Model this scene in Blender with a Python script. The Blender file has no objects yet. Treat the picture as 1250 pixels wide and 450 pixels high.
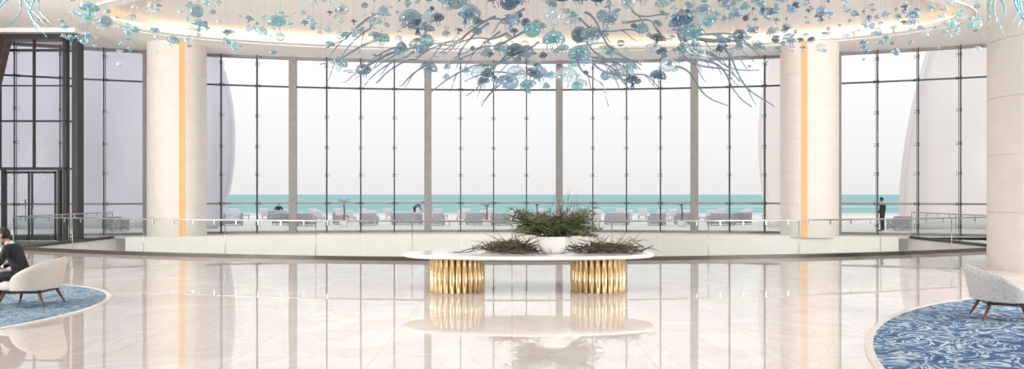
import bpy, bmesh, math, random
from mathutils import Vector, Matrix
R = random.Random(7)
sc = bpy.context.scene
try:
    sc.view_settings.view_transform = 'Standard'
except Exception:
    pass
pi = math.pi

# ------------------------------------------------------------------ materials
def mat(name, col, rough=0.5, metal=0.0, emis=None, estr=0.0, ior=None, coat=0.0, noise=None):
    m = bpy.data.materials.new(name); m.use_nodes = True
    nt = m.node_tree; b = nt.nodes['Principled BSDF']
    b.inputs['Base Color'].default_value = (*col, 1)
    b.inputs['Roughness'].default_value = rough
    b.inputs['Metallic'].default_value = metal
    if ior: b.inputs['IOR'].default_value = ior
    if coat: b.inputs['Coat Weight'].default_value = coat
    if emis:
        b.inputs['Emission Color'].default_value = (*emis, 1)
        b.inputs['Emission Strength'].default_value = estr
    if noise:   # (scale, amount)
        tc = nt.nodes.new('ShaderNodeTexCoord')
        n = nt.nodes.new('ShaderNodeTexNoise'); n.inputs['Scale'].default_value = noise[0]
        n.inputs['Detail'].default_value = 5
        cr = nt.nodes.new('ShaderNodeValToRGB')
        k = noise[1]
        cr.color_ramp.elements[0].position = .3; cr.color_ramp.elements[1].position = .7
        cr.color_ramp.elements[0].color = (*[c*(1-k) for c in col], 1)
        cr.color_ramp.elements[1].color = (*[min(1, c*(1+k)) for c in col], 1)
        nt.links.new(tc.outputs['Object'], n.inputs['Vector'])
        nt.links.new(n.outputs['Fac'], cr.inputs['Fac'])
        nt.links.new(cr.outputs['Color'], b.inputs['Base Color'])
    return m

def glassmat(name, tint, refl=0.08, diffuse=0.0, dcol=(1,1,1), rough=0.0):
    m = bpy.data.materials.new(name); m.use_nodes = True
    nt = m.node_tree; nt.nodes.clear()
    out = nt.nodes.new('ShaderNodeOutputMaterial')
    tr = nt.nodes.new('ShaderNodeBsdfTransparent'); tr.inputs[0].default_value = (*tint, 1)
    gl = nt.nodes.new('ShaderNodeBsdfGlossy'); gl.inputs['Roughness'].default_value = rough
    lw = nt.nodes.new('ShaderNodeLayerWeight'); lw.inputs['Blend'].default_value = .25
    mm = nt.nodes.new('ShaderNodeMath'); mm.operation = 'MULTIPLY_ADD'
    mm.inputs[1].default_value = refl*3; mm.inputs[2].default_value = refl
    nt.links.new(lw.outputs['Fresnel'], mm.inputs[0])
    base = tr
    if diffuse > 0:
        df = nt.nodes.new('ShaderNodeBsdfDiffuse'); df.inputs[0].default_value = (*dcol, 1)
        tl = nt.nodes.new('ShaderNodeBsdfTranslucent'); tl.inputs[0].default_value = (*dcol, 1)
        a = nt.nodes.new('ShaderNodeMixShader'); a.inputs[0].default_value = .55
        nt.links.new(df.outputs[0], a.inputs[1]); nt.links.new(tl.outputs[0], a.inputs[2])
        c = nt.nodes.new('ShaderNodeMixShader')
        f = nt.nodes.new('ShaderNodeMath'); f.operation = 'MULTIPLY_ADD'; f.use_clamp = True
        f.inputs[1].default_value = .9; f.inputs[2].default_value = diffuse
        nt.links.new(lw.outputs['Facing'], f.inputs[0]); nt.links.new(f.outputs[0], c.inputs[0])
        nt.links.new(tr.outputs[0], c.inputs[1]); nt.links.new(a.outputs[0], c.inputs[2])
        base = c
    mix = nt.nodes.new('ShaderNodeMixShader')
    nt.links.new(mm.outputs[0], mix.inputs[0])
    nt.links.new(base.outputs[0], mix.inputs[1]); nt.links.new(gl.outputs[0], mix.inputs[2])
    nt.links.new(mix.outputs[0], out.inputs[0])
    return m

# ------------------------------------------------------------------ mesh builder
class MB:
    def __init__(s): s.v=[]; s.f=[]; s.m=[]; s.sm=[]
    def add(s, vs, fs, mi=0, smooth=False):
        o=len(s.v); s.v += [tuple(p) for p in vs]
        for f in fs: s.f.append(tuple(i+o for i in f)); s.m.append(mi); s.sm.append(smooth)
    def box(s, c, d, mi=0, rz=0.0):
        x,y,z=d[0]/2,d[1]/2,d[2]/2; ca,sa=math.cos(rz),math.sin(rz)
        vs=[]
        for a,b,e in [(-x,-y,-z),(x,-y,-z),(x,y,-z),(-x,y,-z),(-x,-y,z),(x,-y,z),(x,y,z),(-x,y,z)]:
            vs.append((c[0]+a*ca-b*sa, c[1]+a*sa+b*ca, c[2]+e))
        s.add(vs,[(0,3,2,1),(4,5,6,7),(0,1,5,4),(1,2,6,5),(2,3,7,6),(3,0,4,7)],mi)
    def tube(s, pts, rad, n=8, mi=0):
        pts=[Vector(p) for p in pts]; k=len(pts)
        rs = rad if isinstance(rad,(list,tuple)) else [rad]*k
        vs=[]; up=Vector((0,0,1))
        for i,p in enumerate(pts):
            t=(pts[min(i+1,k-1)]-pts[max(i-1,0)])
            if t.length<1e-9: t=Vector((0,0,1))
            t.normalize()
            u = t.cross(up)
            if u.length<.05: u=t.cross(Vector((0,1,0)))
            u.normalize(); w=u.cross(t)
            for j in range(n):
                a=2*pi*j/n
                vs.append(p+(u*math.cos(a)+w*math.sin(a))*rs[i])
        fs=[]
        for i in range(k-1):
            for j in range(n):
                fs.append((i*n+j,i*n+(j+1)%n,(i+1)*n+(j+1)%n,(i+1)*n+j))
        fs.append(tuple(range(n))); fs.append(tuple(reversed([(k-1)*n+j for j in range(n)])))
        s.add(vs,fs,mi,True)
    def lathe(s, prof, c=(0,0,0), n=32, mi=0, mod=None, smooth=True, sx=1, sy=1, M=None):
        vs=[];k=len(prof)
        for i,(r,z) in enumerate(prof):
            for j in range(n):
                a=2*pi*j/n; rr=r*(mod(a,z,i) if mod else 1)
                p=Vector((rr*math.cos(a)*sx, rr*math.sin(a)*sy, z))
                if M: p=M@p
                vs.append((c[0]+p.x,c[1]+p.y,c[2]+p.z))
        fs=[]
        for i in range(k-1):
            for j in range(n):
                fs.append((i*n+j,i*n+(j+1)%n,(i+1)*n+(j+1)%n,(i+1)*n+j))
        s.add(vs,fs,mi,smooth)
    def grid(s, fn, nu, nv, mi=0, smooth=True):
        vs=[fn(i/nu,j/nv) for i in range(nu+1) for j in range(nv+1)]
        fs=[(i*(nv+1)+j,(i+1)*(nv+1)+j,(i+1)*(nv+1)+j+1,i*(nv+1)+j+1) for i in range(nu) for j in range(nv)]
        s.add(vs,fs,mi,smooth)
    def obj(s, name, mats, parent=None, loc=(0,0,0), rz=0):
        me=bpy.data.meshes.new(name); me.from_pydata(s.v,[],s.f)
        for m in (mats if isinstance(mats,(list,tuple)) else [mats]): me.materials.append(m)
        me.polygons.foreach_set('material_index', s.m); me.polygons.foreach_set('use_smooth', s.sm)
        me.update()
        o=bpy.data.objects.new(name,me); sc.collection.objects.link(o)
        o.location=loc; o.rotation_euler=(0,0,rz)
        if parent: o.parent=parent
        return o
def empty(name, loc=(0,0,0), rz=0):
    e=bpy.data.objects.new(name,None); sc.collection.objects.link(e)
    e.location=loc; e.rotation_euler=(0,0,rz); e.empty_display_size=.2
    return e
def bevel(o,w=.02,seg=3):
    m=o.modifiers.new('bevel','BEVEL'); m.width=w; m.segments=seg; m.limit_method='ANGLE'
    return o

# ------------------------------------------------------------------ palette
m_ceil  = mat('ceiling_plaster',(.86,.84,.82),.8,noise=(.6,.02))
m_wall  = mat('wall_plaster',(.84,.81,.77),.8,noise=(.8,.03))
m_fascia= mat('fascia_stone',(.80,.77,.74),.5,noise=(1.5,.03))
m_col   = mat('column_stone',(.76,.71,.665),.75,noise=(2.0,.035))
m_led   = mat('warm_led',(.05,.03,.015),.5,emis=(1,.56,.25),estr=.98)
m_cove  = mat('cove_led',(.6,.4,.25),.5,emis=(1,.60,.28),estr=3.6)
m_dark  = mat('dark_metal',(.05,.052,.055),.4,.4,noise=(8,.15))
m_post  = mat('mullion_taupe',(.27,.26,.25),.5,.0,noise=(4,.08))
m_rod   = mat('rod_steel',(.06,.075,.075),.35,.4,noise=(10,.1))
m_steel = mat('brushed_steel',(.42,.42,.42),.35,1,noise=(12,.1))
m_curb  = mat('curb_bronze',(.06,.05,.045),.35,.3,noise=(4,.2))
m_gold  = mat('polished_gold',(.80,.61,.34),.28,1,noise=(5,.08))
m_top   = mat('white_marble',(.88,.86,.84),.12,noise=(2.5,.05),ior=1.6)
m_bowl  = mat('white_ceramic',(.88,.87,.85),.3,noise=(9,.02))
m_leaf  = mat('foliage_green',(.06,.095,.03),.55,noise=(9,.5))
m_leaf2 = mat('foliage_olive',(.17,.19,.075),.6,noise=(9,.4))
m_twig  = mat('twig_brown',(.11,.07,.055),.7,noise=(20,.4))
m_bou   = mat('boucle_fabric',(.62,.55,.49),.95,noise=(60,.14))
m_bou2  = mat('boucle_grey',(.58,.56,.54),.95,noise=(45,.22))
m_wood  = mat('walnut',(.13,.06,.035),.4,noise=(14,.3))
m_suit  = mat('navy_suit',(.010,.012,.018),.75,noise=(40,.3))
m_shirt = mat('white_shirt',(.80,.80,.82),.8,noise=(30,.03))
m_skin  = mat('skin',(.50,.28,.19),.5,noise=(20,.06))
m_hair  = mat('dark_hair',(.012,.009,.008),.6,noise=(60,.4))
m_shoe  = mat('shoe_leather',(.02,.012,.01),.3,noise=(20,.2))
m_eye   = mat('eye',(.03,.02,.015),.2,noise=(20,.1))
m_terr  = mat('terrace_stone',(.78,.73,.68),.8,noise=(.7,.06))
m_out   = mat('outdoor_wicker',(.36,.37,.39),.8,noise=(8,.2))
m_cush  = mat('outdoor_cushion',(.70,.71,.74),.9,noise=(10,.08))
m_shell = mat('exterior_shell',(.68,.68,.75),.7,noise=(.4,.03))
m_shell2= mat('exterior_shell_cream',(.84,.80,.78),.7,noise=(.4,.03))
m_drape = mat('dark_drape',(.06,.045,.04),.9,noise=(5,.3))
m_wglass= glassmat('window_glass',(.985,.99,.99),.0015)
m_bglass= glassmat('balustrade_glass',(.93,.96,.95),.004)
m_trunk = mat('palm_trunk',(.22,.15,.10),.9,noise=(10,.3))
m_frond = mat('palm_frond',(.16,.17,.09),.7,noise=(6,.3))

# floor marble
def floor_mat():
    m=bpy.data.materials.new('polished_marble'); m.use_nodes=True
    nt=m.node_tree; b=nt.nodes['Principled BSDF']; L=nt.links.new
    tc=nt.nodes.new('ShaderNodeTexCoord')
    n=nt.nodes.new('ShaderNodeTexNoise'); n.inputs['Scale'].default_value=.55; n.inputs['Detail'].default_value=9; n.inputs['Distortion'].default_value=1.6
    n.inputs['Roughness'].default_value=.65
    cr=nt.nodes.new('ShaderNodeValToRGB'); e=cr.color_ramp.elements
    e[0].position=.30; e[0].color=(.58,.52,.475,1); e[1].position=.66; e[1].color=(.69,.65,.615,1)
    x=e.new(.47); x.color=(.65,.595,.555,1)
    x=e.new(.50); x.color=(.61,.55,.505,1)
    x=e.new(.53); x.color=(.66,.61,.57,1)
    L(tc.outputs['Object'],n.inputs['Vector']); L(n.outputs['Fac'],cr.inputs['Fac'])
    br=nt.nodes.new('ShaderNodeTexBrick'); br.offset=0; br.inputs['Scale'].default_value=1
    br.inputs['Brick Width'].default_value=1.6; br.inputs['Row Height'].default_value=1.6
    br.inputs['Mortar Size'].default_value=.006; br.inputs['Mortar'].default_value=(.78,.76,.74,1)
    br.inputs['Color1'].default_value=(1,1,1,1); br.inputs['Color2'].default_value=(.96,.95,.94,1)
    L(tc.outputs['Object'],br.inputs['Vector'])
    mx=nt.nodes.new('ShaderNodeMix'); mx.data_type='RGBA'; mx.blend_type='MULTIPLY'; mx.inputs[0].default_value=1
    L(cr.outputs['Color'],mx.inputs[6]); L(br.outputs['Color'],mx.inputs[7]); L(mx.outputs[2],b.inputs['Base Color'])
    b.inputs['Roughness'].default_value=.008; b.inputs['IOR'].default_value=2.9
    n2=nt.nodes.new('ShaderNodeTexNoise'); n2.inputs['Scale'].default_value=1.2
    bp=nt.nodes.new('ShaderNodeBump'); bp.inputs['Strength'].default_value=.02; bp.inputs['Distance'].default_value=.01
    L(tc.outputs['Object'],n2.inputs['Vector']); L(n2.outputs['Fac'],bp.inputs['Height']); L(bp.outputs[0],b.inputs['Normal'])
    return m
m_floor=floor_mat()

def rug_mat(name, cols, sc1):
    m=bpy.data.materials.new(name); m.use_nodes=True
    nt=m.node_tree; b=nt.nodes['Principled BSDF']; L=nt.links.new; b.inputs['Roughness'].default_value=.95
    tc=nt.nodes.new('ShaderNodeTexCoord')
    n=nt.nodes.new('ShaderNodeTexNoise'); n.inputs['Scale'].default_value=sc1; n.inputs['Detail'].default_value=3.5; n.inputs['Distortion'].default_value=2.6
    cr=nt.nodes.new('ShaderNodeValToRGB'); cr.color_ramp.interpolation='CONSTANT'; e=cr.color_ramp.elements
    pos=[0,.38,.455,.505,.545,.585,.64]
    e[0].position=0; e[0].color=(*cols[0],1); e[1].position=.38; e[1].color=(*cols[1],1)
    for i in range(2,7):
        q=e.new(pos[i]); q.color=(*cols[i],1)
    L(tc.outputs['Object'],n.inputs['Vector']); L(n.outputs['Fac'],cr.inputs['Fac'])
    L(cr.outputs['Color'],b.inputs['Base Color'])
    return m
BL=[(.022,.06,.14),(.04,.11,.23),(.36,.45,.52),(.028,.085,.19),(.06,.15,.28),(.45,.52,.56),(.035,.09,.20)]
m_rug=rug_mat('rug_blue',BL,1.4)
m_rugL=rug_mat('rug_blue_pale',[(.05,.12,.22),(.09,.19,.29),(.30,.37,.42),(.08,.16,.25),(.13,.23,.31),(.34,.40,.43),(.09,.17,.26)],2.0)
m_rugedge=mat('rug_border',(.62,.58,.54),.9,noise=(20,.08))

# ------------------------------------------------------------------ geometry constants
WR=60.0; WC=-25.6           # window arc (centre y = WC)
def wp(s,off=0,z=0):
    a=s/WR; return Vector(((WR-off)*math.sin(a), WC+(WR-off)*math.cos(a), z))
BR=38.6; BC=58.1            # balustrade arc
def by(x,off=0): return BC-math.sqrt((BR-off)**2-x*x)
CH=8.6

# floor (near)
XV=17.2
mb=MB(); N=60
xs=[-XV+2*XV*i/N for i in range(N+1)]
vs=[];fs=[]
for x in xs: vs += [(x,-9,0),(x,by(x),0),(x,by(x),-.35)]
for i in range(N):
    a=i*3; fs += [(a,a+3,a+4,a+1),(a+1,a+4,a+5,a+2)]
mb.add(vs,fs)
for sx in (-1,1):
    x0,x1=sorted((sx*XV,sx*25))
    mb.add([(x0,-9,0),(x1,-9,0),(x1,30,0),(x0,30,0)],[(0,1,2,3)])
mb.obj('floor',m_floor)
# far ledge
mb=MB()
def ledge(u,v):
    s=-27+54*u; p=wp(s,2.7*(1-v)-.4*v,0); return (p.x,p.y,0.0)
mb.grid(ledge,60,1,smooth=False)
mb.obj('floor_ledge',m_fascia)
mb=MB()
mb.grid(lambda u,v:(lambda p:(p.x,p.y,-.003-4*v))(wp(-17.6+35.2*u,2.7)),60,1,smooth=False)
mb.grid(lambda u,v:(lambda p:(p.x,p.y,.0+.06*v))(wp(-17.6+35.2*u,2.72)),60,1,smooth=False)
mb.box((-XV-.05,26.5,-2.05),(.1,8,4)); mb.box((XV+.05,26.5,-2.05),(.1,8,4))
mb.obj('trim_1',m_fascia)
mb=MB(); mb.box((0,27,-4.05),(36,18,.1)); mb.obj('floor_lower_level',m_fascia)

# walls
mb=MB(); mb.box((-25.1,10.5,4.3),(.2,39,8.6)); mb.obj('wall_left',m_wall)
mb=MB(); mb.box((25.1,10.5,4.3),(.2,39,8.6)); mb.obj('wall_right',m_wall)

# ceiling with elliptical cove
EC=(.7,26.4); EA,EB=16.3,5.0
def inside(x,y): return abs(x)<25.2 and y>-9 and math.hypot(x,y-WC)<WR+.15
NT=240
def ell(t,da=0,z=CH): return (EC[0]+(EA+da)*math.cos(t),EC[1]+(EB+da)*math.sin(t),z)
mb=MB()
outer=[]
for i in range(NT):
    t=2*pi*i/NT; e=ell(t); d=Vector((e[0]-EC[0],e[1]-EC[1])); 
    lo,hi=1,12
    for _ in range(40):
        mid=(lo+hi)/2
        if inside(EC[0]+d.x*mid,EC[1]+d.y*mid): lo=mid
        else: hi=mid
    outer.append((EC[0]+d.x*lo,EC[1]+d.y*lo,CH))
def ring(a,b,mi=0,sm=False):
    vs=a+b; n=len(a); mb.add(vs,[(j,(j+1)%n,n+(j+1)%n,n+j) for j in range(n)],mi,sm)
T=[2*pi*i/NT for i in range(NT)]
E0=[ell(t) for t in T]
ring(outer,E0)
E1=[ell(t,0,CH+.14) for t in T]; ring(E0,E1,0,True)
E2=[ell(t,.32,CH+.14) for t in T]; ring(E1,E2)
E3=[ell(t,.32,CH+.30) for t in T]; ring(E2,E3,1,True)
E4=[ell(t,.32,CH+.5) for t in T]; ring(E3,E4,0,True)
mb.add(E4,[tuple(range(NT))],0)
mb.obj('ceiling',[m_ceil,m_cove])
mb=MB()
mb.tube([ell(t,.55,CH-.012) for t in T]+[ell(0,.55,CH-.012)],.03,6); mb.obj('trim_2',m_ceil)

# ------------------------------------------------------------------ windows
posts=[-24.2,-17.3,-10.8,-4.23,2.38,9.05,15.6,22.3]
WH=CH
def rods(bay): 
    a,b=posts[bay],posts[bay+1]; return [a+(b-a)*k/4 for k in (1,2,3)]
for bay in range(7):
    mb=MB(); a,b=posts[bay],posts[bay+1]
    p=wp(a); mb.box((p.x,p.y+.05,WH/2),(.34,.45,WH),1,rz=-a/WR)
    if bay==6: p=wp(b); mb.box((p.x,p.y+.05,WH/2),(.34,.45,WH),1,rz=-b/WR)
    ss=[a]+rods(bay)+[b]
    for i in range(4):
        q0,q1=wp(ss[i]),wp(ss[i+1]); mid=(q0+q1)/2; L_=(q1-q0).length; rz=math.atan2(q1.y-q0.y,q1.x-q0.x)
        mb.add([(q0.x,q0.y,.1),(q1.x,q1.y,.1),(q1.x,q1.y,WH),(q0.x,q0.y,WH)],[(0,1,2,3)],2)
        mb.box((mid.x,mid.y,7.15),(L_,.12,.07),0,rz)
        mb.box((mid.x,mid.y,1.46),(L_,.14,.09),1,rz)
        mb.box((mid.x,mid.y,.06),(L_,.2,.12),1,rz)
        mb.box((mid.x,mid.y,WH-.06),(L_,.2,.12),1,rz)
    for s in rods(bay):
        g=wp(s,0); q=wp(s,.30)
        mb.box((g.x,g.y,WH/2),(.03,.03,WH),0,rz=-s/WR)
        mb.tube([(q.x,q.y,.02),(q.x,q.y,WH)],.028,8,0)
        for z in (.45,1.46,2.85,4.2,5.7,7.15,8.2):
            mb.tube([(q.x,q.y,z-.07),(q.x,q.y,z+.07)],.036,8,0)
            for dx,dz in ((-.10,.06),(.10,.06),(-.10,-.06),(.10,-.06)):
                e=wp(s+dx,.04,z+dz)
                mb.tube([(q.x,q.y,z),tuple(e)],.009,5,0)
                mb.tube([tuple(wp(s+dx,.05,z+dz)),tuple(wp(s+dx,.0,z+dz))],.018,8,0)
    mb.obj('window_%d'%(bay+1),[m_rod,m_post,m_wglass])

# ------------------------------------------------------------------ columns
def column(cx,cy,r,ang,h=CH,led=True):
    e=empty('round_column',(cx,cy,0))
    prof=[(r*1.0,0.0)]
    z=0
    for z in (1.45,2.9,4.35,5.8,7.25):
        prof+=[(r,z-.012),(r-.02,z-.006),(r-.02,z+.006),(r,z+.012)]
    prof+=[(r,h)]
    b=MB(); half=.14/r if led else 0; n=72
    vs=[];k=len(prof)
    a0=ang+half; a1=ang+2*pi-half
    for (rr,zz) in prof:
        for j in range(n+1):
            a=a0+(a1-a0)*j/n; vs.append((rr*math.cos(a),rr*math.sin(a),zz))
    fs=[(i*(n+1)+j,i*(n+1)+j+1,(i+1)*(n+1)+j+1,(i+1)*(n+1)+j) for i in range(k-1) for j in range(n)]
    b.add(vs,fs,0,False); b.obj('shaft',m_col,e)
    if led:
        b=MB(); ca,sa=math.cos(ang),math.sin(ang)
        def P(rad,w,z): return (rad*ca-w*sa, rad*sa+w*ca, z)
        for w in (-.14,.14):
            b.add([P(r-.01,w,0),P(r-.12,w,0),P(r-.12,w,h),P(r-.01,w,h)],[(0,1,2,3)],0)
        b.obj('slot_lining',m_col,e)
        b=MB(); b.add([P(r-.1,-.14,0),P(r-.1,.14,0),P(r-.1,.14,h),P(r-.1,-.14,h)],[(0,1,2,3)],0); b.obj('light_strip',m_led,e)
    return e
def colang(cx,cy,s):
    base=math.atan2(-cy,-cx); return base+s
column(-15.15,30.9,1.22,colang(-15.15,30.9,.17))
column(13.45,30.9,1.22,colang(13.45,30.9,-.17))
column(13.55,17.3,1.25,0,led=False)

# ------------------------------------------------------------------ balustrade
e=empty('glass_balustrade')
path=[]
path.append(Vector((-XV,29.4,0)))
for i in range(4): path.append(Vector((-XV,29.4-(29.4-by(XV))*(i+1)/4.0,0)))
nseg=24
for i in range(1,nseg+1):
    x=-XV+2*XV*i/nseg; path.append(Vector((x,by(x),0)))
for i in range(1,5): path.append(Vector((XV,by(XV)+(29.4-by(XV))*i/4,0)))
curb=MB(); gl=MB(); rail=MB(); cl=MB()
for i in range(len(path)-1):
    a,b=path[i],path[i+1]; mid=(a+b)/2; d=b-a; rz=math.atan2(d.y,d.x)
    curb.box((mid.x,mid.y,.05),(d.length+.02,.14,.12),0,rz)
    g=.012/d.length; a2=a+d*g; b2=b-d*g
    m2=(a2+b2)/2
    gl.box((m2.x,m2.y,.56),((b2-a2).length,.015,1.04),0,rz)
    for t in (.25,.75):
        q=a+d*t; cl.box((q.x,q.y,1.05),(.03,.03,.12),0,rz)
for q in path[::2]: cl.tube([(q.x,q.y,.1),(q.x,q.y,1.1)],.013,6)
rail.tube([(q.x,q.y,1.13) for q in path],.024,8)
curb.obj('base_shoe',m_curb,e); gl.obj('glass_panels',m_bglass,e); rail.obj('handrail',m_steel,e); cl.obj('clamps',m_steel,e)

# ------------------------------------------------------------------ entrance screen left
YE=28.0
mb=MB()
H=8.35
mb.box((-17.8,YE,H/2),(.22,.4,H),0); mb.box((-18.35,YE+.1,H/2),(.16,.2,H),0)
mb.box((-18.08,YE+.1,H/2),(.05,.05,H),0)
for z in (2.95,4.9,6.35,7.8): mb.box((-18.07,YE+.1,z),(.5,.08,.08),0)
for x in (-19.6,-21.0,-22.5): mb.box((x,YE,(2.95+H)/2),(.06,.12,H-2.95),0)
for z,t in ((7.8,.09),(6.35,.045),(4.9,.07),(2.95,.12)): mb.box((-21,YE,z),(5.4,.14,t),0)
mb.box((-21,YE,H-.05),(6.6,.6,.18),0)
mb.box((-21,YE,CH-.08),(6.8,1.0,.16),2)
mb.add([(-24,YE,0),(-18.4,YE,0),(-18.4,YE,H),(-24,YE,H)],[(0,1,2,3)],1)
for x in (-18.55,-20.85,-23): mb.box((x,YE,1.47),(.10,.16,2.95),0)
mb.obj('window_8',[m_dark,m_wglass,m_ceil])
mb=MB()
for x0,x1 in ((-20.75,-19.73),(-19.68,-18.65)):
    for x in (x0+.04,x1-.04): mb.box((x,YE-.06,1.45),(.06,.06,2.8),0)
    mb.box(((x0+x1)/2,YE-.06,.12),(x1-x0,.06,.2),0); mb.box(((x0+x1)/2,YE-.06,2.8),(x1-x0,.06,.1),0)
    mb.add([(x0,YE-.06,.2),(x1,YE-.06,.2),(x1,YE-.06,2.8),(x0,YE-.06,2.8)],[(0,1,2,3)],1)
mb.tube([(-19.86,YE-.14,.8),(-19.86,YE-.14,1.7)],.025,8,2); mb.tube([(-19.54,YE-.14,.8),(-19.54,YE-.14,1.7)],.025,8,2)
mb.obj('door_1',[m_dark,m_wglass,m_steel])
mb=MB()
def drape(u,v):
    z=8.2-5.9*v; k=(1-v)**.7
    x=-22.6+ (2.4*(.22+.78*k))*u
    return (x, 27.55+.07*math.sin(u*46), z)
mb.grid(drape,120,16); mb.obj('drape_curtain',m_drape)

# downlights in the soffit
for (x,y) in ((-19.5,23),(-18,26.2),(18.6,23.5),(19.5,27)):
    b=MB(); b.lathe([(.13,0),(.16,0),(.16,-.02),(.13,-.02),(.115,.0)],n=24); b.lathe([(0.0,-.004),(.115,-.004)],n=24,mi=1)
    b.obj('recessed_downlight',[m_steel,m_led],loc=(x,y,CH-.004))

# ------------------------------------------------------------------ table
tx,ty=.33,13.6
e=empty('oval_console_table',(tx,ty,0))
def lath_ell(prof,a,b,n=96):
    m=MB()
    vs=[]
    for (off,z) in prof:
        for j in range(n):
            t=2*pi*j/n; c,s=math.cos(t),math.sin(t)
            p=2/2.35
            vs.append(((a+off)*math.copysign(abs(c)**p,c),(b+off)*math.copysign(abs(s)**p,s),z))
    k=len(prof)
    fs=[(i*n+j,i*n+(j+1)%n,(i+1)*n+(j+1)%n,(i+1)*n+j) for i in range(k-1) for j in range(n)]
    fs.append(tuple(reversed(range(n)))); fs.append(tuple((k-1)*n+j for j in range(n)))
    m.add(vs,fs,0,False); return m
t=lath_ell([(-.06,.665),(-.012,.68),(0,.70),(0,.73),(-.012,.742)],2.49,.93); t.obj('marble_top',m_top,e)
for i,x in enumerate((-1.42,1.38)):
    b=MB(); nf=26; r0=.49
    for j in range(nf):
        a=2*pi*j/nf
        b.tube([(x+r0*math.cos(a),r0*math.sin(a),.0),(x+r0*math.cos(a),r0*math.sin(a),.664)],.059,12)
    b.lathe([(.47,.0),(.47,.664)],c=(x,0,0),n=48)
    b.obj('gold_fluted_base_%d'%(i+1),m_gold,e)

# arrangement on the table
PX,PY,PZ=.82,13.55,.742
e=empty('planter_arrangement',(PX,PY,PZ))
b=MB(); b.lathe([(0,.0),(.20,0),(.24,.02),(.30,.14),(.345,.27),(.36,.33),(.35,.335),(.335,.32),(.30,.25),(0,.24)],n=48)
b.obj('ceramic_bowl',m_bowl,e)
b=MB()
def blade(b,o,az,el,L,r,droop,mi=0,n=6,wig=0.0):
    pts=[];p=Vector(o); e_=el; a_=az
    for i in range(n+1):
        pts.append(p.copy())
        d=Vector((math.cos(a_)*math.cos(e_),math.sin(a_)*math.cos(e_),math.sin(e_)))
        p=p+d*(L/n); e_-=droop/n; a_+=R.uniform(-wig,wig); e_+=R.uniform(-wig,wig)
    for q in pts:
        if q.z<.012: q.z=.012
    b.tube(pts,[r*(1-.85*i/n) for i in range(n+1)],4,mi)
    return pts
for i in range(780):
    az=R.uniform(0,2*pi); o=(R.uniform(-.45,.45),R.uniform(-.28,.28),R.uniform(.34,.60))
    blade(b,o,az,R.uniform(-.02,.9),R.uniform(.22,.55),R.uniform(.008,.017),R.uniform(.1,.6),R.choice((0,0,1)),5,.14)
for i in range(50):
    az=R.choice((0,pi))+R.uniform(-.9,.9); L=R.uniform(.6,1.02)
    st=blade(b,(0,0,.38),az,R.uniform(.1,.75),L,.011,.4,2,8,.12)
    for q in st[2:]:
        for _ in range(8):
            blade(b,q,R.uniform(0,2*pi),R.uniform(-.3,1.2),R.uniform(.06,.16),.009,.1,R.choice((0,1)),3)
for i in range(36):
    st=blade(b,(R.uniform(-.2,.4),0,.4),R.uniform(-1.2,1.6),R.uniform(.6,1.35),R.uniform(.5,1.0),.009,.4,2,9,.35)
    for q in st[4:8:2]: blade(b,q,R.uniform(0,6.28),R.uniform(.2,1.2),R.uniform(.12,.28),.006,.3,2,5,.4)
b.obj('grassy_foliage',[m_leaf,m_leaf2,m_twig],e)
for nm,cx,w in (('twig_bundle_left',-.88,.60),('twig_bundle_right',1.05,.66)):
    b=MB()
    for i in range(160):
        o=(cx+R.gauss(0,w*.46),R.uniform(-.3,.3),.03+R.uniform(0,.08))
        blade(b,o,R.choice((0,pi))+R.uniform(-1,1),R.uniform(-.1,.65),R.uniform(.3,.75),R.uniform(.007,.014),.5,2,8,.4)
    for i in range(460):
        o=(cx+R.gauss(.0,w*.30),R.uniform(-.22,.22),.03+R.uniform(0,.18*(1 if cx<0 else .7)))
        blade(b,o,R.uniform(0,2*pi),R.uniform(-.2,.9),R.uniform(.06,.2),.009,.4,R.choice((0,1)),3)
    b.obj(nm,[m_leaf,m_leaf2,m_twig],e)

# ------------------------------------------------------------------ rugs
def rug(c,r,ma):
    b=MB(); n=128
    b.lathe([(0,.014),(r-.1,.014)],n=n,mi=0,smooth=False)
    b.lathe([(r-.1,.0145),(r-.01,.0145),(r,.004),(r,.0)],n=n,mi=1,smooth=False)
    return b.obj('round_rug',[ma,m_rugedge],loc=(c[0],c[1],.001))
rug((12.1,4.7),8.6,m_rug); rug((-10.55,10.9),3.6,m_rugL)

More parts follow.
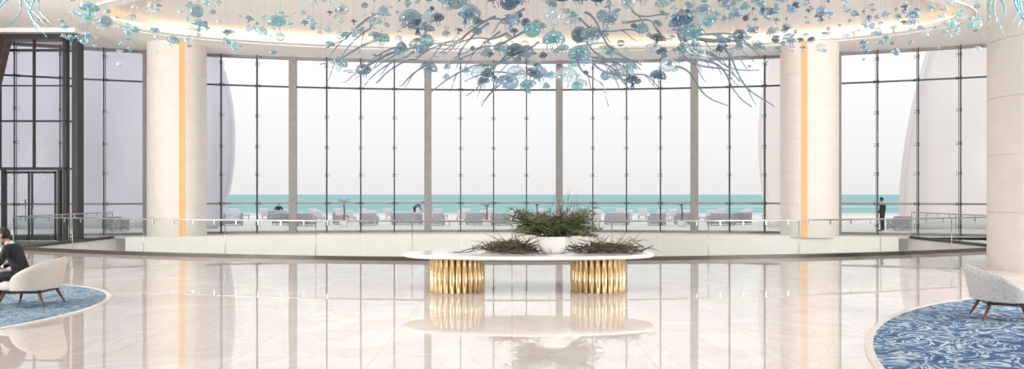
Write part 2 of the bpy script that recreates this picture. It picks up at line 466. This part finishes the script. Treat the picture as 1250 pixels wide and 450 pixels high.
# ------------------------------------------------------------------ lounge chair (forward = +x)
def lounge_chair(loc,rz,fab):
    e=empty('lounge_chair',loc,rz)
    def shell(sgn,u,v):
        phi=(-112+224*u)*pi/180
        back=max(0,math.cos(phi*.80))
        top=.50+.30*back**1.0
        z=.30+(top-.30)*v
        th=.045*(1-.35*v)
        rr=.335+.03+.115*v*back+ sgn*th
        if v>.93: rr-=sgn*.02
        return (-(rr)*math.cos(phi)*1.02+.02, rr*math.sin(phi)*1.0, z)
    b=MB(); nu,nv=36,10
    for s in (-1,1): b.grid(lambda u,v,s=s:shell(s,u,v),nu,nv)
    b.grid(lambda u,v:tuple(Vector(shell(-1,u,1)).lerp(Vector(shell(1,u,1)),v)+Vector((0,0,.018*math.sin(pi*v)))),nu,4)
    b.grid(lambda u,v:tuple(Vector(shell(-1,u,0)).lerp(Vector(shell(1,u,0)),v)),nu,1)
    for uu in (0,1): b.grid(lambda u,v,uu=uu:tuple(Vector(shell(-1,uu,u)).lerp(Vector(shell(1,uu,u)),v)),nv,3)
    b.obj('wrapped_back',fab,e)
    b=MB(); n=56; prof=[(.0,.28),(.80,.28),(.96,.30),(1,.335),(1,.385),(.96,.415),(.8,.43),(0,.437)]
    vs=[]
    for (k,z) in prof:
        for j in range(n):
            t=2*pi*j/n; c,s=math.cos(t),math.sin(t); p=2/3.4
            vs.append((.07+.39*k*math.copysign(abs(c)**p,c),.335*k*math.copysign(abs(s)**p,s),z))
    b.add(vs,[(i*n+j,i*n+(j+1)%n,(i+1)*n+(j+1)%n,(i+1)*n+j) for i in range(len(prof)-1) for j in range(n)],0,True)
    b.obj('seat_cushion',fab,e)
    b=MB()
    for sx,sy in ((1,1),(1,-1),(-1,1),(-1,-1)):
        b.tube([(.05+.26*sx,.25*sy,.29),(.05+.31*sx,.29*sy,.15),(.04+.37*sx,.33*sy,.0)],[.026,.023,.013],10)
    for sy in (1,-1): b.tube([(.36,.27*sy,.255),(-.26,.27*sy,.255)],.02,8)
    for sx in (.34,-.24): b.tube([(sx,.27,.255),(sx,-.27,.255)],.02,8)
    b.obj('walnut_frame',m_wood,e)
    return e
CL=(-8.12,11.6,.016)
lounge_chair(CL,pi+.12,m_bou)
lounge_chair((7.42,10.35,.016),-.35,m_bou2)

# ------------------------------------------------------------------ people (forward=+x)
def skinned(name,verts,edges,rad,labels,mats,parent,root=0,sub=2):
    me=bpy.data.meshes.new(name); me.from_pydata([Vector(v) for v in verts],edges,[])
    o=bpy.data.objects.new(name,me); sc.collection.objects.link(o)
    md=o.modifiers.new('skin','SKIN'); md.use_smooth_shade=True
    sv=me.skin_vertices[0].data
    for i,r in enumerate(rad):
        sv[i].radius=(r,r) if not isinstance(r,tuple) else r; sv[i].use_root=(i==root)
    s2=o.modifiers.new('s','SUBSURF'); s2.levels=sub; s2.render_levels=sub
    dg=bpy.context.evaluated_depsgraph_get(); dg.update()
    m2=bpy.data.meshes.new_from_object(o.evaluated_get(dg)); m2.name=name
    o.modifiers.clear(); o.data=m2
    m2.materials.clear()
    for m in mats: m2.materials.append(m)
    V=[Vector(v) for v in verts]
    for p in m2.polygons:
        c=p.center; best=9;bl=0
        for (a,b_),l in zip(edges,labels):
            A,B=V[a],V[b_]; d=B-A; t=max(0,min(1,(c-A).dot(d)/max(d.length_squared,1e-9)))
            q=(c-(A+d*t)).length
            if q<best: best=q; bl=l
        p.material_index=bl; p.use_smooth=True
    o.parent=parent
    return o
def person(name,pose,loc,rz,top,legs,hair=None):
    e=empty(name,loc,rz); hair=hair or m_hair
    if pose=='sit':
        J=dict(pel=(0,0,.555),bel=(.04,0,.70),che=(.13,0,.90),upc=(.18,0,1.0),nb=(.21,0,1.07),sk=(.255,0,1.15),
          sh=(.16,.165,1.0),el=(.20,.27,.77),wr=(.42,.15,.665),hip=(.03,.09,.54),kn=(.47,.14,.53),an=(.45,.14,.10),ba=(.57,.15,.045),to=(.64,.155,.04))
        hd=Vector((.30,0,1.225)); tilt=.12
        hdir=Vector((.9,-.25,-.2))
    elif pose=='stand':
        J=dict(pel=(0,0,.96),bel=(0,0,1.08),che=(0,0,1.27),upc=(0,0,1.38),nb=(0,0,1.46),sk=(.02,0,1.54),
          sh=(0,.17,1.40),el=(-.02,.25,1.13),wr=(.1,.25,.90),hip=(0,.09,.93),kn=(.03,.11,.5),an=(-.01,.11,.09),ba=(.1,.12,.04),to=(.17,.125,.035))
        hd=Vector((.05,0,1.63)); tilt=.0; hdir=Vector((.25,0,-1))
    else: # bend
        J=dict(pel=(0,0,.92),bel=(.10,0,1.02),che=(.28,0,1.13),upc=(.38,0,1.18),nb=(.45,0,1.21),sk=(.52,0,1.24),
          sh=(.37,.165,1.17),el=(.42,.22,.9),wr=(.55,.16,.72),hip=(0,.09,.89),kn=(.05,.11,.48),an=(-.02,.11,.09),ba=(.09,.12,.04),to=(.16,.125,.035))
        hd=Vector((.60,0,1.27)); tilt=.6; hdir=Vector((.4,0,-1))
    V=[J['pel'],J['bel'],J['che'],J['upc'],J['nb'],J['sk']]
    rad=[.135,.13,.145,.115,.058,.05]
    Ed=[(0,1),(1,2),(2,3),(3,4),(4,5)]; Lb=[0,0,0,0,2]
    for s in (1,-1):
        def m(k): x,y,z=J[k]; return (x,y*s,z)
        i=len(V)
        V+=[m('sh'),m('el'),m('wr')]; rad+=[.072,.052,.036]; Ed+=[(3,i),(i,i+1),(i+1,i+2)]; Lb+=[0,0,0]
        i=len(V)
        V+=[m('hip'),m('kn'),m('an'),m('ba'),m('to')]; rad+=[.098,.068,.048,.04,.03]
        Ed+=[(0,i),(i,i+1),(i+1,i+2),(i+2,i+3),(i+3,i+4)]; Lb+=[1,1,1,3,3]
    skinned('body',V,Ed,rad,Lb,[top,legs,m_skin,m_shoe],e)
    for s in (1,-1):
        x,y,z=J['wr']; w=Vector((x,y*s,z)); f=Vector((hdir.x,hdir.y*s,hdir.z)).normalized()
        lat=Vector((0,0,1)).cross(f)
        if lat.length<.2: lat=Vector((1,0,0))
        lat.normalize(); n=f.cross(lat).normalized()
        if n.z<0 : n=-n
        V=[w,w+f*.04,w+f*.085]; rad=[.028,.034,.034]; Ed=[(0,1),(1,2)]
        for k,(o,L) in enumerate(((-.03,.070),(-.01,.080),(.011,.075),(.031,.058))):
            i=len(V); b0=w+f*.085+lat*o
            V+=[b0,b0+f*L*.5-n*.008,b0+f*L-n*.03]; rad+=[.0095,.009,.0075]; Ed+=[(2,i),(i,i+1),(i+1,i+2)]
        i=len(V); V+=[w+f*.03+lat*(-.036*s),w+f*.065+lat*(-.062*s),w+f*.095+lat*(-.068*s)-n*.01]; rad+=[.012,.0105,.009]
        Ed+=[(1,i),(i,i+1),(i+1,i+2)]
        skinned('hand_'+('l' if s>0 else 'r'),V,Ed,rad,[0]*len(Ed),[m_skin],e,0,1)
        b=MB(); b.tube([w-f*.03,w+f*.012],[.038,.036],12); b.obj('cuff_'+('l' if s>0 else 'r'),m_shirt,e)
    Mh=Matrix.Translation(hd)@Matrix.Rotation(tilt,4,'Y')
    def hp(u,v,k=1.0):
        th=2*pi*u; ph=pi*v
        x=math.sin(ph)*math.cos(th); y=math.sin(ph)*math.sin(th); z=math.cos(ph)
        X=x*.096; Y=y*.077; Z=z*.122
        if z<0: Y*=1+.28*z; X*=(1+.12*z) if x>0 else (1+.42*z)
        if x>0: X*=.94
        nz=math.exp(-((y*.077/.013)**2))*math.exp(-(((z*.122+.022)/.026)**2)) if x>0 else 0
        X+=.024*nz
        br=math.exp(-(((z*.122-.018)/.01)**2)) if x>.3 else 0
        X+=.004*br
        return Mh@Vector((X*k,Y*k,Z*k))
    b=MB(); b.grid(lambda u,v:hp(u,v),48,32); b.obj('head',m_skin,e)
    b=MB()
    def hairf(u,v):
        th=2*pi*u; front=max(0,math.cos(th))
        lim=.66-.36*front**.6
        p=hp(u,v*lim,1.07+.03*(1-v)); 
        return p
    b.grid(hairf,40,14); b.obj('hair',hair,e)
    b=MB()
    for s in (1,-1):
        b.lathe([(0,-.009),(.008,-.006),(.010,0),(.008,.006),(0,.009)],c=Mh@Vector((.083,.028*s,.003)),n=10)
        b.tube([Mh@Vector((.088,.014*s,.021)),Mh@Vector((.087,.03*s,.025)),Mh@Vector((.076,.046*s,.018))],.004,5)
    b.obj('eyes_and_brows',m_eye,e)
    b=MB()
    for s in (1,-1):
        b.lathe([(0,-.032),(.010,-.022),(.014,0),(.017,.015),(.01,.03),(0,.033)],c=Mh@Vector((-.004,.079*s,-.006)),n=10,sx=1.2,sy=.6)
    b.tube([Mh@Vector((.078,-.024,-.062)),Mh@Vector((.087,0,-.06)),Mh@Vector((.078,.024,-.062))],[.003,.007,.003],6)
    b.obj('ears_and_mouth',m_skin,e)
    if pose=='sit':
        b=MB(); nb=Vector(J['nb']); sk=Vector(J['sk']); d=(sk-nb).normalized()
        b.tube([nb-d*.02,nb+d*.03],[.074,.064],16)
        b.tube([(.33,0,.86),(.325,0,.95),(.285,0,1.04)],[.012,.04,.03],10)
        b.obj('shirt_collar',m_shirt,e)
    return e
person('seated_man','sit',(-8.30,11.58,-.012),pi+.10,m_suit,m_suit)

m_dk=mat('dark_clothes',(.03,.03,.035),.8,noise=(10,.2)); m_bl=mat('blue_clothes',(.12,.16,.24),.8,noise=(10,.2))
person('standing_person','stand',(19.1,35.2,-.0),2.2,m_dk,m_dk)
person('bending_person','bend',(-7.1,49.6,-.004),0.2,m_bl,m_dk)
person('seated_guest','sit',(-16.6,48.52,-.01),pi/2+.2,m_dk,m_bl)

# ------------------------------------------------------------------ exterior
mb=MB(); mb.grid(lambda u,v:(-40+80*u,(lambda x:(WC+math.sqrt((WR+.4)**2-min(abs(x),34)**2)))(-40+80*u)*(1-v)+62*v,-.004),40,1,smooth=False)
mb.box((0,62.1,-3),(80,.3,6)); mb.obj('terrace_ground',m_terr)
m_sand=mat('sand',(.66,.60,.52),.95,noise=(.05,.06))
mb=MB(); mb.add([(-600,62,-5),(600,62,-5),(600,262,-5.0),(-600,262,-5.0)],[(0,1,2,3)]); mb.obj('beach_ground',m_sand)
def sea():
    m=bpy.data.materials.new('sea_water'); m.use_nodes=True; nt=m.node_tree; L=nt.links.new
    b=nt.nodes['Principled BSDF']; b.inputs['Roughness'].default_value=.9; b.inputs['Specular IOR Level'].default_value=.1
    tc=nt.nodes.new('ShaderNodeTexCoord'); mp=nt.nodes.new('ShaderNodeMapping'); mp.inputs['Scale'].default_value=(.004,.03,1)
    n=nt.nodes.new('ShaderNodeTexNoise'); n.inputs['Scale'].default_value=1; n.inputs['Detail'].default_value=6
    cr=nt.nodes.new('ShaderNodeValToRGB'); e=cr.color_ramp.elements
    e[0].position=.35; e[0].color=(.23,.42,.42,1); e[1].position=.64; e[1].color=(.35,.55,.53,1)
    x=e.new(.74); x.color=(.66,.76,.76,1)
    L(tc.outputs['Object'],mp.inputs[0]); L(mp.outputs[0],n.inputs['Vector']); L(n.outputs['Fac'],cr.inputs['Fac']); L(cr.outputs[0],b.inputs['Base Color'])
    return m
mb=MB(); mb.add([(-14000,255,-5.1+.11),(14000,255,-4.99),(14000,16000,-4.99),(-14000,16000,-4.99)],[(0,1,2,3)]); mb.obj('sea_ground',sea())
def shellsheet(name,x0,x1,y0,y1,edge,ma,h=11):
    b=MB()
    def fn(u,v):
        z=h*v
        xe=x0+edge(v)
        x=xe+(x1-xe)*u
        return (x, y0+(y1-y0)*u+1.2*math.sin(pi*u), z)
    b.grid(fn,24,24)
    o=b.obj(name,ma); s=o.modifiers.new('s','SOLIDIFY'); s.thickness=.35
    return o
shellsheet('exterior_shell_wall',-15.6,-30,38.5,36,lambda v:-1.5*(abs(v-.45)/.55)**2.2,m_shell)
shellsheet('exterior_shell_wall',14.6,19.0,39.5,41,lambda v:.9*(abs(v-.45)/.55)**2,m_shell2)
shellsheet('exterior_shell_wall',21.2,34,37,36,lambda v:2.0*(v)**2.0,m_shell2)

def outdoor_sofa(x,y,w,rz):
    e=empty('outdoor_sofa',(x,y,-.004),rz)
    b=MB(); b.box((0,0,.2),(w,.8,.22)); b.box((0,.36,.45),(w,.12,.6)); b.box((-w/2+.07,0,.4),(.12,.8,.36)); b.box((w/2-.07,0,.4),(.12,.8,.36))
    for sx in (-1,1):
        for sy in (-1,1): b.box((sx*(w/2-.06),sy*.34,.05),(.06,.06,.1))
    bevel(b.obj('wicker_frame',m_out,e),.03)
    b=MB(); n=max(1,round(w/.8))
    for i in range(n):
        cx=-w/2+.14+(w-.28)*(i+.5)/n; ww=(w-.28)/n-.02
        b.box((cx,-.04,.38),(ww,.66,.14)); b.box((cx,.24,.60),(ww,.14,.36))
    bevel(b.obj('cushions',m_cush,e),.04)
for x,y,w,r in ((-17.2,42,1.2,.3),(-14.2,43,1.6,pi),(-12.6,41.5,1.2,pi),(-10.9,43.5,1.0,pi/2),(-8.8,42,1.0,pi),(-6.6,43,1.9,pi),(-4.7,42,1.1,pi),
   (-2.2,43,1.4,pi),(-.7,42.3,1.2,pi),(4.2,42.6,1.1,pi),(6.6,43,1.5,pi),(8.9,42,1.0,pi),(10.8,43,1.1,pi),(12.9,42.2,1.5,pi),(14.6,43.5,1.1,pi),(-20.6,35.5,1.0,pi),(1.4,45.5,1.6,pi),(20.5,36.2,.9,pi),(-16.6,48.5,1.3,pi+.2)):
    outdoor_sofa(x,y,w,r)
def sun_lounger(x,y,rz):
    e=empty('sun_lounger',(x,y,-.004),rz)
    b=MB(); b.box((0,0,.26),(.66,1.3,.06))
    for sx in (-1,1):
        for sy in (-.55,.55): b.box((sx*.28,sy,.12),(.05,.05,.24))
    b.obj('frame',m_out,e)
    b=MB(); b.box((0,0,.33),(.62,1.28,.09)); 
    b.add([(-.31,.6,.30),(.31,.6,.30),(.31,1.1,.82),(-.31,1.1,.82),(-.31,.66,.24),(.31,.66,.24),(.31,1.17,.76),(-.31,1.17,.76)],[(0,1,2,3),(7,6,5,4),(0,4,5,1),(1,5,6,2),(2,6,7,3),(3,7,4,0)])
    b.obj('mattress',m_cush,e)
for k in range(22):
    sun_lounger(-21+1.95*k,53+.5*math.sin(k*2.1),pi if k%2 else pi-.15)
for k in range(16):
    x=-13.5+1.95*k
    if abs(x+7)>1.3 and abs(x-1.4)>1.2: sun_lounger(x+.25*math.sin(k*1.7),47.8,pi+.1)
def palm(x,y,h):
    e=empty('potted_palm',(x,y,-.004))
    b=MB(); b.lathe([(.0,0),(.2,0),(.26,.35),(.28,.4),(.24,.4),(0,.36)],n=20); b.obj('pot',m_bowl,e)
    b=MB(); b.tube([(0,0,.35),(.03,0,h*.45),(.0,.02,h*.7)],[.06,.05,.045],8); b.obj('trunk',m_trunk,e)
    b=MB()
    for i in range(14):
        az=2*pi*i/14+R.uniform(-.2,.2); el=R.uniform(.8,1.45)
        pts=blade(b,(0,.02,h*.7),az,el,R.uniform(.35,.5),.010,1.2,0,7)
        for q in pts[1:]:
            for s in (1,-1):
                d=Vector((math.cos(az+s*1.0),math.sin(az+s*1.0),-.35)).normalized()
                w=Vector((math.cos(az),math.sin(az),0))*.012
                b.add([q-w,q+w,q+d*.12],[(0,1,2)],0)
    b.obj('fronds',m_frond,e)
for x,y,h in ((-9.9,40.2,1.9),(-1.5,40.5,1.6),(1.5,41,1.7),(10.0,40.2,1.7)): palm(x,y,h)

# ------------------------------------------------------------------ chandelier
e=empty('jellyfish_glass_chandelier',(0,0,0))
cols={'steel':((.70,.84,.89),(.20,.36,.45)),'teal':((.64,.89,.91),(.14,.46,.54)),'aqua':((.78,.96,.97),(.29,.66,.72)),
      'blue':((.76,.88,.96),(.23,.41,.58)),'clear':((.91,.96,.97),(.62,.74,.78)),'navy':((.42,.60,.74),(.035,.12,.21))}
gm={k:glassmat('glass_'+k,a,.10,{'clear':.10,'aqua':.25,'blue':.25,'navy':.4}.get(k,.28),b_,.05) for k,(a,b_) in cols.items()}
B={k:MB() for k in cols}; W=MB()
def bell(k,p,r,kind):
    tx_=R.uniform(-.3,.3); ty_=R.uniform(-.3,.3)
    M=(Matrix.Rotation(tx_,3,'X')@Matrix.Rotation(ty_,3,'Y')); b=B[k]
    nr=R.choice((8,10,12))
    ribs=lambda a,z,i: 1+.035*math.cos(nr*a)
    if kind==0:   # flared bell
        prof=[(.0,.95),(.2,.93),(.42,.82),(.56,.6),(.62,.35),(.72,.12),(.95,-.05),(1.08,-.1)]
    elif kind==1: # dome jelly
        prof=[(.0,.8),(.35,.75),(.68,.58),(.92,.28),(1.0,0),(.93,-.18),(.8,-.22)]
    elif kind==2: # mushroom with stem
        prof=[(.0,.55),(.4,.5),(.8,.28),(1.02,-.02),(.8,-.1),(.4,.02),(.22,-.2),(.16,-.6),(.24,-.95),(.3,-1.0)]
    else: # tight globe
        prof=[(.0,.9),(.5,.78),(.85,.4),(.95,0),(.8,-.45),(.4,-.75),(.1,-.82)]
    b.lathe([(q*r,z*r) for q,z in prof],c=p,n=20,mod=ribs,M=M)
    if kind in (0,1) and r>.07:
        for j in range(4):
            a=j*pi/2+R.uniform(0,1); rr=.35*r
            pts=[]
            for q in range(6):
                t=q/5; pts.append(Vector(p)+M@Vector((rr*math.cos(a)+.12*r*math.sin(6*t+j),rr*math.sin(a)+.12*r*math.cos(5*t+j),.3*r-1.4*r*t)))
            b.tube(pts,[.07*r*(1-.7*q/5) for q in range(6)],5)
        b.tube([Vector(p)+M@Vector((0,0,.93*r)),Vector(p)+M@Vector((0,0,1.15*r))],[.10*r,.05*r],6)
    top=Vector(p)+Vector((0,0,r*.7)); 
    inside_cove=((top.x-EC[0])/EA)**2+((top.y-EC[1])/EB)**2<1
    W.tube([top,(top.x,top.y,CH+.5 if inside_cove else CH)],.0012,3)
for i in range(275):
    x=R.gauss(1.1,2.6); 
    if abs(x-1.1)>5.2: continue
    y=R.uniform(12.8,18.5); s=y/15
    lo=2.28+.10*(abs(x-.9)**1.5)*.5
    z=1.9+ (lo+ (4.6-lo)*R.random()**.85)*s
    big=R.random()
    r=R.uniform(.065,.12) if big<.66 else R.uniform(.15,.235)
    bell(R.choice(('steel','steel','teal','navy','clear','blue','clear','navy')),(x*s,y,z),r,R.choice((0,0,1,1,2,3)))
for i in range(165):
    x=-R.uniform(1.4,9.9); y=R.uniform(13,18.5); s=y/15
    z=1.9+(R.gauss(3.72,.36)+.01*abs(x))*s
    bell(R.choice(('aqua','aqua','teal','clear','clear','steel')) if x<-3.5 else R.choice(('teal','aqua','clear','steel')),(x*s,y,z),R.uniform(.045,.10)*(1.8 if R.random()<.14 else 1),R.choice((0,1,2,2,3)))
for i in range(225):
    x=R.uniform(3.2,10.4); y=R.uniform(13,18.5); s=y/15
    z=1.9+(R.gauss(3.70,.36)+.03*abs(x-4))*s
    bell(R.choice(('blue','blue','steel','teal','clear','navy','blue')) if x<9.0 else R.choice(('aqua','clear')),(x*s,y,z),R.uniform(.045,.10)*(1.6 if R.random()<.14 else 1),R.choice((0,1,2,2,3)))
for k in B: 
    if B[k].v: B[k].obj('bells_'+k,gm[k],e)
W.obj('suspension_wires',m_steel,e)
m_arm=glassmat('glass_arm',(.64,.76,.83),.12,.45,(.22,.33,.41),.05)
m_armc=glassmat('glass_arm_cyan',(.45,.85,.90),.12,.5,(.08,.50,.60),.05)
b=MB()
for i in range(46):
    side=1 if i%2 else -1; x0=R.uniform(.3,4.0)*side+.9; y0=R.uniform(13.5,17); z0=R.uniform(4.95,5.8)-.04*abs(x0-.8)
    p=Vector((x0,y0,z0)); d=Vector((side*R.uniform(.5,1.6),R.uniform(-.5,.5),-R.uniform(.2,.75))).normalized()
    L_=R.uniform(.9,1.8); pts=[]; n=12; ph=R.uniform(0,6)
    for q in range(n+1):
        t=q/n; pts.append(p+d*L_*t+Vector((.08*math.sin(ph+7*t),.08*math.cos(ph+5*t),.10*math.sin(ph+6*t)-.1*t*t)))
    b.tube(pts,[.025*(1-.75*q/n)+.004 for q in range(n+1)],7)
    k=R.randrange(4,9); q0=pts[k]; dd=(d+Vector((R.uniform(-.5,.5),R.uniform(-.5,.5),-.5))).normalized()
    b.tube([q0,q0+dd*.15,q0+dd*.3+Vector((0,0,-.05)),q0+dd*.45+Vector((0,0,-.03))],[.015,.013,.010,.004],6)
b.obj('tentacle_arms',m_arm,e)
b=MB()
for cx in (-10.7,11.0):
    for i in range(8):
        p=Vector((cx+R.uniform(-.4,.4),15+R.uniform(-.3,.3),6.6)); d=Vector((R.uniform(-.5,.5),R.uniform(-.2,.2),-1)).normalized(); L_=R.uniform(.7,1.3); ph=R.uniform(0,6)
        pts=[p+d*L_*(q/10)+Vector((.10*math.sin(ph+6*q/10),.05*math.cos(ph+q/2),0)) for q in range(11)]
        b.tube(pts,[.026*(1-.8*q/10)+.003 for q in range(11)],7)
    b.tube([(cx,15,6.5),(cx,15,CH)],.006,6)
b.obj('cyan_tendrils',m_armc,e)

# ------------------------------------------------------------------ world + lights
w=bpy.data.worlds.new('sky'); sc.world=w; w.use_nodes=True; nt=w.node_tree; bg=nt.nodes['Background']
tc=nt.nodes.new('ShaderNodeTexCoord'); sp=nt.nodes.new('ShaderNodeSeparateXYZ'); cr=nt.nodes.new('ShaderNodeValToRGB')
e_=cr.color_ramp.elements; e_[0].position=0; e_[0].color=(.68,.665,.66,1); e_[1].position=.5; e_[1].color=(.92,.94,1.0,1)
x=e_.new(.06); x.color=(.735,.73,.73,1); x=e_.new(.2); x.color=(.83,.835,.86,1)
nt.links.new(tc.outputs['Generated'],sp.inputs[0]); nt.links.new(sp.outputs['Z'],cr.inputs['Fac']); nt.links.new(cr.outputs['Color'],bg.inputs['Color'])
bg.inputs['Strength'].default_value=1.28
def area(name,loc,size,power,col,target=None,spread=125):
    l=bpy.data.lights.new(name,'AREA'); l.energy=power; l.size=size; l.color=col; l.shape='DISK'; l.spread=math.radians(spread)
    o=bpy.data.objects.new(name,l); sc.collection.objects.link(o); o.location=loc
    if target: o.rotation_euler=(Vector(target)-Vector(loc)).to_track_quat('-Z','Y').to_euler()
    return o
for i,(x,y) in enumerate(((-10,4),(10,4),(0,9))):
    area('overhead_fill',(x,y,8.45),3.0,210,(1,.98,.96))  # unseen fill lights, added overhead to lift the interior brightness
for x in (-1,1):
    area('upward_fill',(x*19.5,6,4.6),5.0,1850,(1,.965,.93),(x*2.6,27,9.2),120)  # fill added out of view, aimed up to brighten ceiling and columns
    area('upward_fill',(x*22,12,3.2),3.0,450,(1,.95,.90),(x*8,22,8.6),110)  # weaker, lower pair of added fill, no fixture modelled

cam=bpy.data.cameras.new('camera'); co=bpy.data.objects.new('camera',cam); sc.collection.objects.link(co)
co.location=(0,0,1.9); co.rotation_euler=(pi/2,0,0); cam.lens=24; cam.sensor_width=36; cam.shift_y=.0096
cam.clip_end=30000; sc.camera=co
